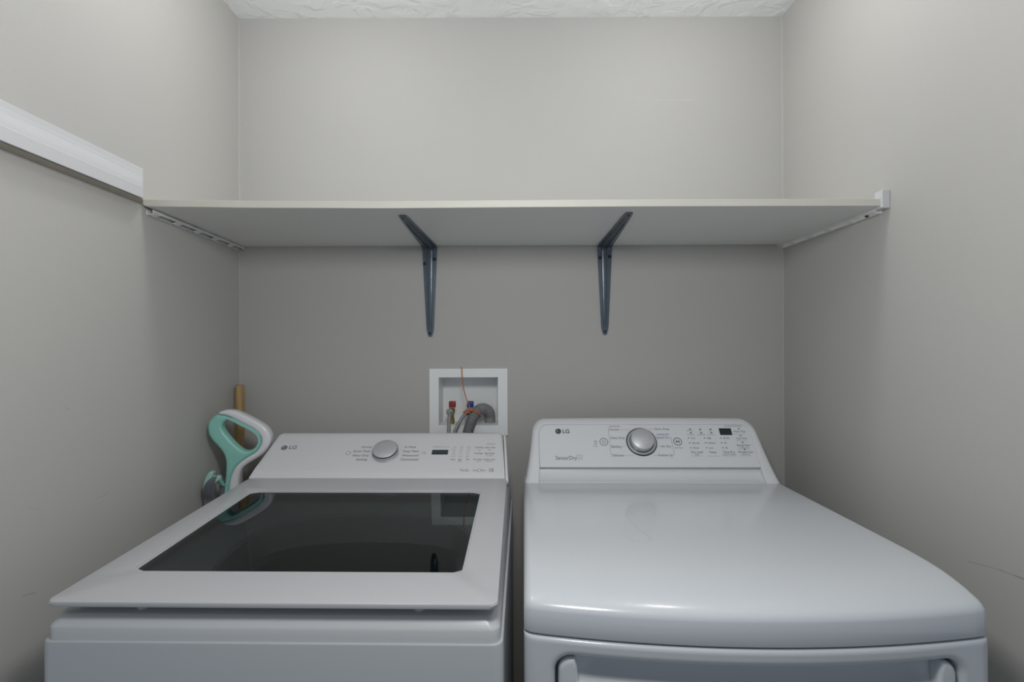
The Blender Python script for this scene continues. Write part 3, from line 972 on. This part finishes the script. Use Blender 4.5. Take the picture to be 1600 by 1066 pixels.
dt('SENSOR DRY', 951.5, 666.8, 5.0, 'LEFT', 1, 0, .85); dt('Normal', 951.8, 671.6, 6.6, 'LEFT')
dt('Heavy Duty', 953.5, 684.5, 6.6, 'LEFT'); dt('Bedding', 955, 698.2, 6.6, 'LEFT'); dt('Delicates', 956.5, 711.8, 6.6, 'LEFT')
dt('Perm. Press', 1046, 670.8, 6.6, 'RIGHT'); dt('MANUAL DRY', 1045.5, 679.3, 5.0, 'RIGHT', 3, 0, .85); dt('Speed Dry', 1046, 683.9, 6.6, 'RIGHT', 3)
dt('Air Dry', 1048.5, 697.8, 6.6, 'RIGHT'); dt('Freshen Up', 1051.5, 711.6, 6.6, 'RIGHT')
dline(966, 671.4, 984, 671.4, .0003, 1); dline(971, 698.3, 977, 698.3, .0003, 1); dline(974, 712, 990, 712, .0003, 1)
dline(1014, 670.9, 1023, 670.6, .0003, 1); dline(1027.5, 698, 1034.5, 698, .0003, 1); dline(1021, 711.8, 1031, 711.8, .0003, 1)
dline(950.3, 668.5, 954.8, 711.5, .0003, 0); dline(1048, 682.5, 1053.8, 711.5, .0003, 3)
dt('On', 930.5, 690.0, 5.2); dt('Off', 930.5, 694.0, 4.6); dt('Power', 930.8, 697.5, 4.0, mi=1)
dt('Start/Pause', 1060.5, 700, 4.0, mi=1)
for px, py, s, py2 in ((1078, 671, 'Damp Dry', 673.3), (1094, 671, 'Dry', 673.3), (1110, 671, 'Cool', 673.3), (1079.5, 676.6, 'Flow Sense', 679.4), (1095.5, 676.6, 'Check Filter', 679.4), (1111.3, 676.4, 'Clean Duct', 679.4)):
    ddot(px, py, .0026, .0014); dt(s, px, py2, 3.6, mi=1)
for cx, cols_ in ((1075.8, ('Very', 'Normal', 'Damp')), (1100.6, ('High', 'Medium', 'Low')), (1126, ('60 Min', '40', '20'))):
    for k, s in enumerate(cols_):
        ddot(cx+k*1.8, 684.8+k*7.6); dt(s, cx+3.6+k*1.8, 684.9+k*7.6, 5.2, 'LEFT')
for px, s, s2 in ((1089, 'Dry Level', 'Signal'), (1114, 'Temp.', ''), (1139, 'Time Dry', 'Custom Program')):
    dt(s, px, 706.8, 6.4)
    if s2: dt(s2, px+.5, 710.4, 4.2, mi=1)
    dline(px-8.5, 713, px+9.5, 713, .0003, 1)
for k, (s, s2) in enumerate((('More Time', ''), ('Less Time', ''), ('Energy Saver', 'Control Lock'), ('Wrinkle Care', 'Child Lock'))):
    px, py = 1154+k*3.15, 670.3+k*10.7
    ddot(px, py, .0024, .0012)
    dt(s, px+1.5, py+4.2, 5.6)
    if s2: dt(s2, px+2, py+7.6, 4.0, mi=1)
    dline(px-7.5, py+8+ (2 if s2 else 0), px+10.5, py+8+(2 if s2 else 0), .0003, 1)
dt('ESTIMATED TIME REMAINING', 1145.5, 666.2, 4.0, mi=1, sx=.72)
dt('SensorDry', 868, 716.0, 10.4, 'LEFT', 0, .0001, 1.0)
M = df(905.5, 714.8)
for a0, b0, a1, b1 in ((-1, 1, 1, 1), (1, 1, 1, -1), (1, -1, -1, -1), (-1, -1, -1, 1), (-.5, .2, .6, .2), (-.5, -.4, .6, -.4)):
    pa, pb = M @ Vector((a0*.0075, b0*.0062, 0)), M @ Vector((a1*.0075, b1*.0062, 0))
    t = (pb-pa).normalized(); s = DN.cross(t)*.0004; f0 = len(bm.faces)
    quad_plate(bm, [pa-s, pb-s, pb+s, pa+s], DN, .0002); bm.faces.ensure_lookup_table()
    for f in bm.faces[f0:]: f.material_index = 1
obj('lettering', bm, [m_ink, m_ink2, m_ink3, m_blue], dryer, 0)
bm = bmesh.new()
M = df(872.2, 674.2)
lathe(bm, [(.0083, 0), (.0083, .0003), (.0004, .0003)], M, 32, True, 0)
add_text(bm, 'L', M @ Matrix.Translation((-.001, 0, .0005)), .008, 'CENTER', 1)
ab = M @ Matrix.Translation((-.0035, .002, .0005)); lathe(bm, [(.0011, 0), (.0011, .0001)], ab, 12, True, 1)
add_text(bm, 'LG', df(878.6, 674.5), 9.6*DS, 'LEFT', 0, .0003, 1.0)
obj('logo', bm, [m_ink3, m_pale], dryer, 0)

# ------------------------------------------------------------------ water outlet box in the back wall
oc = Vector(((BX[0]+BX[1])/2, YB, (BX[2]+BX[3])/2))
obx = thing('outlet_box', 'white plastic water outlet box recessed in the back wall behind washer', 'outlet box', oc)
fo = (P(671, 600, YB).x, P(793.2, 600, YB).x, P(732, 681, YB).z, P(732, 576, YB).z)
def rect_loop(x0, x1, z0, z1, y): return [Vector((x0, y, z0))-oc, Vector((x1, y, z0))-oc, Vector((x1, y, z1))-oc, Vector((x0, y, z1))-oc]
bm = bmesh.new()
q = .0012
loft(bm, [rect_loop(fo[0], fo[1], fo[2], fo[3], YB-.0003), rect_loop(fo[0], fo[1], fo[2], fo[3], YB-.006), rect_loop(fo[0]+q, fo[1]-q, fo[2]+q, fo[3]-q, YB-.0072),
          rect_loop(BX[0]-q, BX[1]+q, BX[2]-q, BX[3]+q, YB-.0068), rect_loop(BX[0], BX[1], BX[2], BX[3], YB-.0055), rect_loop(BX[0]+.0002, BX[1]-.0002, BX[2]+.0002, BX[3]-.0002, YB+.01)], True)
obj('frame', bm, m_box, obx, 20)
bm = bmesh.new()
DP = .088
loft(bm, [rect_loop(BX[0]+.0002, BX[1]-.0002, BX[2]+.0002, BX[3]-.0002, YB+.004), rect_loop(BX[0]+.0015, BX[1]-.0015, BX[2]+.0015, BX[3]-.0015, YB+DP)], True, False, True)
obj('recess', bm, m_box, obx, 20, recalc=False)
# valves
def valve(px, name_m, d, floor_z):
    c = P(px, 643, d); zt = P(px, 637, d).z; zh = P(px, 627, d).z
    bm = bmesh.new()
    lathe(bm, [(.0085, floor_z-c.z), (.0085, -.022), (.0065, -.020), (.0065, -.006), (.0095, -.004), (.0095, .008), (.006, .010)], Matrix.Translation(c-oc), 20)
    v = obj('valve', bm, m_brass, obx, 35)
    bm = bmesh.new()
    M = axis_frame(c-oc+Vector((-.004, 0, .001)), (1, 0, 0), (0, 0, 1))
    lathe(bm, [(.0065, 0), (.0065, .012), (.0108, .014), (.0108, .028), (.0075, .030)], M, 8)
    obj('union_nut', bm, m_nut, v, 20)
    bm = bmesh.new(); w = .0105
    box(bm, c.x-w+.002-oc.x, c.x+w+.002-oc.x, d-.010-oc.y, d+.010-oc.y, zt-oc.z+.001, zh-oc.z, .003, 3)
    o = obj('valve_handle', bm, name_m, v, 40)
    return c
fz = BX[2]+.0005
ch = valve(706, m_red, 1.628, fz)
cc = valve(734, m_bluev, 1.640, fz)

# supply hoses, drain hose, tie
def hose(pts, label, cat, rad, m, grp):
    bm = bmesh.new(); tube(bm, catmull(pts, 14), rad, 14)
    o = obj('supply_hose', bm, m, None, 40)
    return tag(o, label, cat, grp)
zz_ = .78
hose([P(705.0, 646, 1.598), P(702.5, 650, 1.582), P(701.6, 660, 1.5755), P(701.4, 672, 1.572), P(701.2, 684, 1.566), Vector((-.185, 1.535, 1.0)), Vector((-.19, 1.52, zz_))],
     'braided steel water hose hanging from the red handled valve', 'hose', .0056, m_braid, 'braided water hoses')
hose([P(731.8, 645.5, 1.612), P(728, 646.5, 1.590), P(722.5, 652.5, 1.577), P(715.5, 664, 1.573), P(709.5, 678, 1.568), P(706, 692, 1.560), Vector((-.165, 1.53, .95)), Vector((-.165, 1.52, zz_))],
     'braided steel water hose curving from the blue handled valve', 'hose', .0056, m_braid, 'braided water hoses')
drain = thing('drain_hose', 'grey corrugated drain hose bent over into the outlet box standpipe', 'hose', P(765, 664, 1.655))
L = drain.location
guide = [P(765.5, 664, 1.655), P(765.5, 655, 1.654), P(764.5, 646, 1.650), P(760, 640, 1.642), P(752.5, 638.5, 1.628), P(746, 642, 1.612)]
gp = catmull(guide, 12)
bm = bmesh.new(); tube(bm, [p-L for p in gp], lambda t: .0170+(.0017*math.sin(t*150) if .28 < t < .60 else 0.0), 24)
obj('hose_guide', bm, m_hose, drain, 50)
run = catmull([P(749, 640.5, 1.619), P(743.5, 645, 1.606), P(738.5, 654, 1.590), P(734, 666, 1.577), P(730, 679, 1.566), P(726, 694, 1.556), Vector((-.142, 1.540, 1.00)), Vector((-.145, 1.535, .80)), Vector((-.15, 1.530, .70))], 40)
bm = bmesh.new()
acc = [0.0]
for a, b in zip(run, run[1:]): acc.append(acc[-1]+(b-a).length)
tot = acc[-1]
n = int(tot/0.00085); pts = []
j = 0
for i in range(n+1):
    s = tot*i/n
    while j < len(acc)-2 and acc[j+1] < s: j += 1
    t = (s-acc[j])/max(acc[j+1]-acc[j], 1e-9); pts.append(run[j].lerp(run[j+1], t)-L)
tube(bm, pts, lambda t: .0146+.0024*math.sin(t*tot*2*math.pi/.0056), 20)
obj('corrugated_hose', bm, m_hose, drain, 60)
bm = bmesh.new()
ctr = P(742, 647.5, 1.601); ax = (P(734, 666, 1.577)-P(744, 643.5, 1.607)).normalized()
u = ax.cross(Vector((0, 1, 0))).normalized(); v = ax.cross(u)
ringp = [ctr+(u*math.cos(a)*.0185+v*math.sin(a)*.0185) for a in [2*math.pi*k/40 for k in range(40)]]
tube(bm, ringp, .0027, 8, True)
c2 = P(731, 643.5, 1.596)
ring2 = [c2+(Vector((1, .3, .12)).normalized()*math.cos(a)*.0135+Vector((-.2, 1, .1)).normalized()*math.sin(a)*.011) for a in [2*math.pi*k/30 for k in range(30)]]
tube(bm, ring2, .0027, 8, True)
tube(bm, catmull([P(721.3, 575.2, 1.5985), P(721.5, 576.0, 1.5905), P(722.2, 590, 1.5895), P(724.2, 606, 1.5885), P(728.0, 621, 1.587), P(732.5, 633, 1.584), P(736.0, 641, 1.578)], 10), .0016, 8)
kn = P(735.5, 640.5, 1.579)
lathe(bm, [(.001, -.006), (.0042, -.004), (.005, 0), (.0042, .004), (.001, .006)], axis_frame(kn, (1, 0, .5), (0, 1, 0)), 12)
tag(obj('tie_cord', bm, m_tie, None, 40), 'orange cord tying the hoses together over the outlet box frame', 'cord')

# ------------------------------------------------------------------ stick in the corner
top = P(378.0, 601.5, 1.545); foot = Vector((top.x-.006, 1.525, 0.045))
stick = thing('broom', 'wooden broom handle standing in the back left corner', 'broom', (foot.x, foot.y, 0))
bm = bmesh.new()
axs = (top-foot).normalized()
M = axis_frame(foot-stick.location, (1, 0, 0), axs.cross(Vector((1, 0, 0))))
Lh = (top-foot).length
lathe(bm, [(.0125, 0), (.0132, .01), (.0132, Lh-.004), (.0120, Lh-.001), (.0095, Lh)], M, 28)
obj('handle', bm, m_wood, stick, 40)
bm = bmesh.new(); box(bm, -.010, .12, -.018, .018, .0, .055, .006, 2); obj('brush_head', bm, m_bristle, stick, 40)

# ------------------------------------------------------------------ steam mop leaning beside the washer
DMOP = 1.415
def q3(cx, cy):       # point on the handle's plane, measured in the zoomed crop of the photograph
    return 300+cx/5.331, 590+cy/5.33
mo = P(*q3(330, 860), DMOP)
mop = thing('steam_mop', 'mint and white mop with loop handle standing between washer and left wall', 'mop', (mo.x, mo.y, 0))
ML = mop.location
def mp2(cx, cy):
    p = P(*q3(cx, cy), DMOP); return Vector((p.x-mo.x, p.z, 0))
out_l = [(228, 302), (200, 322), (170, 362), (160, 405), (168, 465), (200, 520), (245, 572), (280, 625), (297, 680), (300, 740), (295, 820), (286, 905), (280, 990), (276, 1080)]
bnd = [(246, 301), (288, 310), (335, 326), (420, 372), (515, 428), (560, 472), (577, 520), (568, 565), (530, 620), (455, 668), (388, 722), (350, 785), (330, 850), (322, 905), (316, 990), (312, 1080)]
out_r = [(247, 281), (280, 269), (322, 264), (372, 274), (425, 298), (500, 338), (575, 384), (622, 428), (647, 478), (648, 530), (632, 582), (600, 630), (545, 672), (480, 712), (432, 752), (412, 800), (404, 860), (398, 990), (394, 1080)]
hole = [(268, 400), (285, 368), (320, 350), (362, 356), (425, 388), (500, 428), (537, 462), (552, 510), (540, 560), (505, 597), (455, 610), (412, 592), (362, 545), (310, 482), (278, 436)]
def sp(l, n=6): return [(v.x, v.y) for v in catmull([mp2(*a) for a in l], n)]
hl = [(v.x, v.y) for v in closed_spline([mp2(*a) for a in hole], 5)]
teal_poly = sp(out_l)+sp(bnd)[::-1]
white_poly = sp(out_r)+sp(bnd)[::-1]
MM = Matrix(((1, 0, 0, 0), (0, 0, -1, 0), (0, 1, 0, 0), (0, 0, 0, 1)))
# tilt of the handle plane: its left side a little nearer
MT = Matrix.Rotation(math.radians(8), 4, 'Z')
bm = curve_mesh([teal_poly, hl], .0155, .0075, MT @ MM, 'grip', 5)
obj('grip', bm, m_mint, mop, 50)
bm = curve_mesh([white_poly], .0185, .0085, MT @ MM, 'shell', 5)
tag(obj('handle_shell', bm, m_mopw, mop, 60), 'glossy white outer shell')
# pole and foot, hidden below the lid's edge
base = Vector(((mp2(335, 1040).x), 0, mp2(335, 1040).y))
bm = bmesh.new(); tube(bm, [base, Vector((base.x-.012, -.01, .55)), Vector((base.x-.02, -.02, .06))], .014, 16); obj('pole', bm, m_mopw, mop, 40)
bm = bmesh.new(); box(bm, base.x-.055, base.x+.02, -.16, .06, .0, .045, .015, 3); obj('mop_head', bm, m_mopw, mop, 40)
# cord hooks with the wound cord
def m3(cx, cy, y): 
    p = mp2(cx, cy); return MT @ Vector((p.x, y, p.y))
hk = [(200, 758), (222, 768), (218, 800), (196, 840), (172, 880), (150, 905), (143, 890), (158, 830), (180, 780)]
bm = curve_mesh([sp(hk+[hk[0]], 4)[:-1]], .011, .003, MT @ Matrix.Translation((0, -.022, 0)) @ MM, 'hook', 3)
h1 = obj('cord_hook', bm, m_mintl, mop, 40)
bm = bmesh.new(); tube(bm, [m3(205, 800, -.022), m3(250, 850, -.012), m3(300, 890, 0)], .006, 10); obj('hook_arm', bm, m_mint, h1, 40)
hk2 = [(258, 790), (282, 796), (284, 822), (268, 832), (250, 850), (236, 862), (228, 852), (240, 826), (252, 812)]
bm = curve_mesh([sp(hk2+[hk2[0]], 4)[:-1]], .007, .0025, MT @ Matrix.Translation((0, -.030, 0)) @ MM, 'hook', 3)
h2 = obj('cord_hook', bm, m_mintl, mop, 40)
bm = bmesh.new(); tube(bm, [m3(268, 818, -.030), m3(275, 870, -.018), m3(290, 900, 0)], .006, 10); obj('hook_arm', bm, m_mint, h2, 40)
bm = bmesh.new()
for k in range(5):
    a = [(150+k*17, 1000+k*4, -.020-.001*k), (152+k*18, 930, -.030), (172+k*17, 868-k*6, -.034), (205+k*13, 826-k*3, -.032), (240+k*9, 814, -.027), (262+k*6, 850, -.016), (262+k*4, 930, -.010), (245+k*3, 1080, -.012), (205, 1200+k*8, -.02), (165+k*8, 1120, -.03)]
    tube(bm, closed_spline([m3(*p) for p in a], 7), .0036, 10, True)
tag(obj('power_cord', bm, m_cord, mop, 50), 'grey cord wound round the hooks')
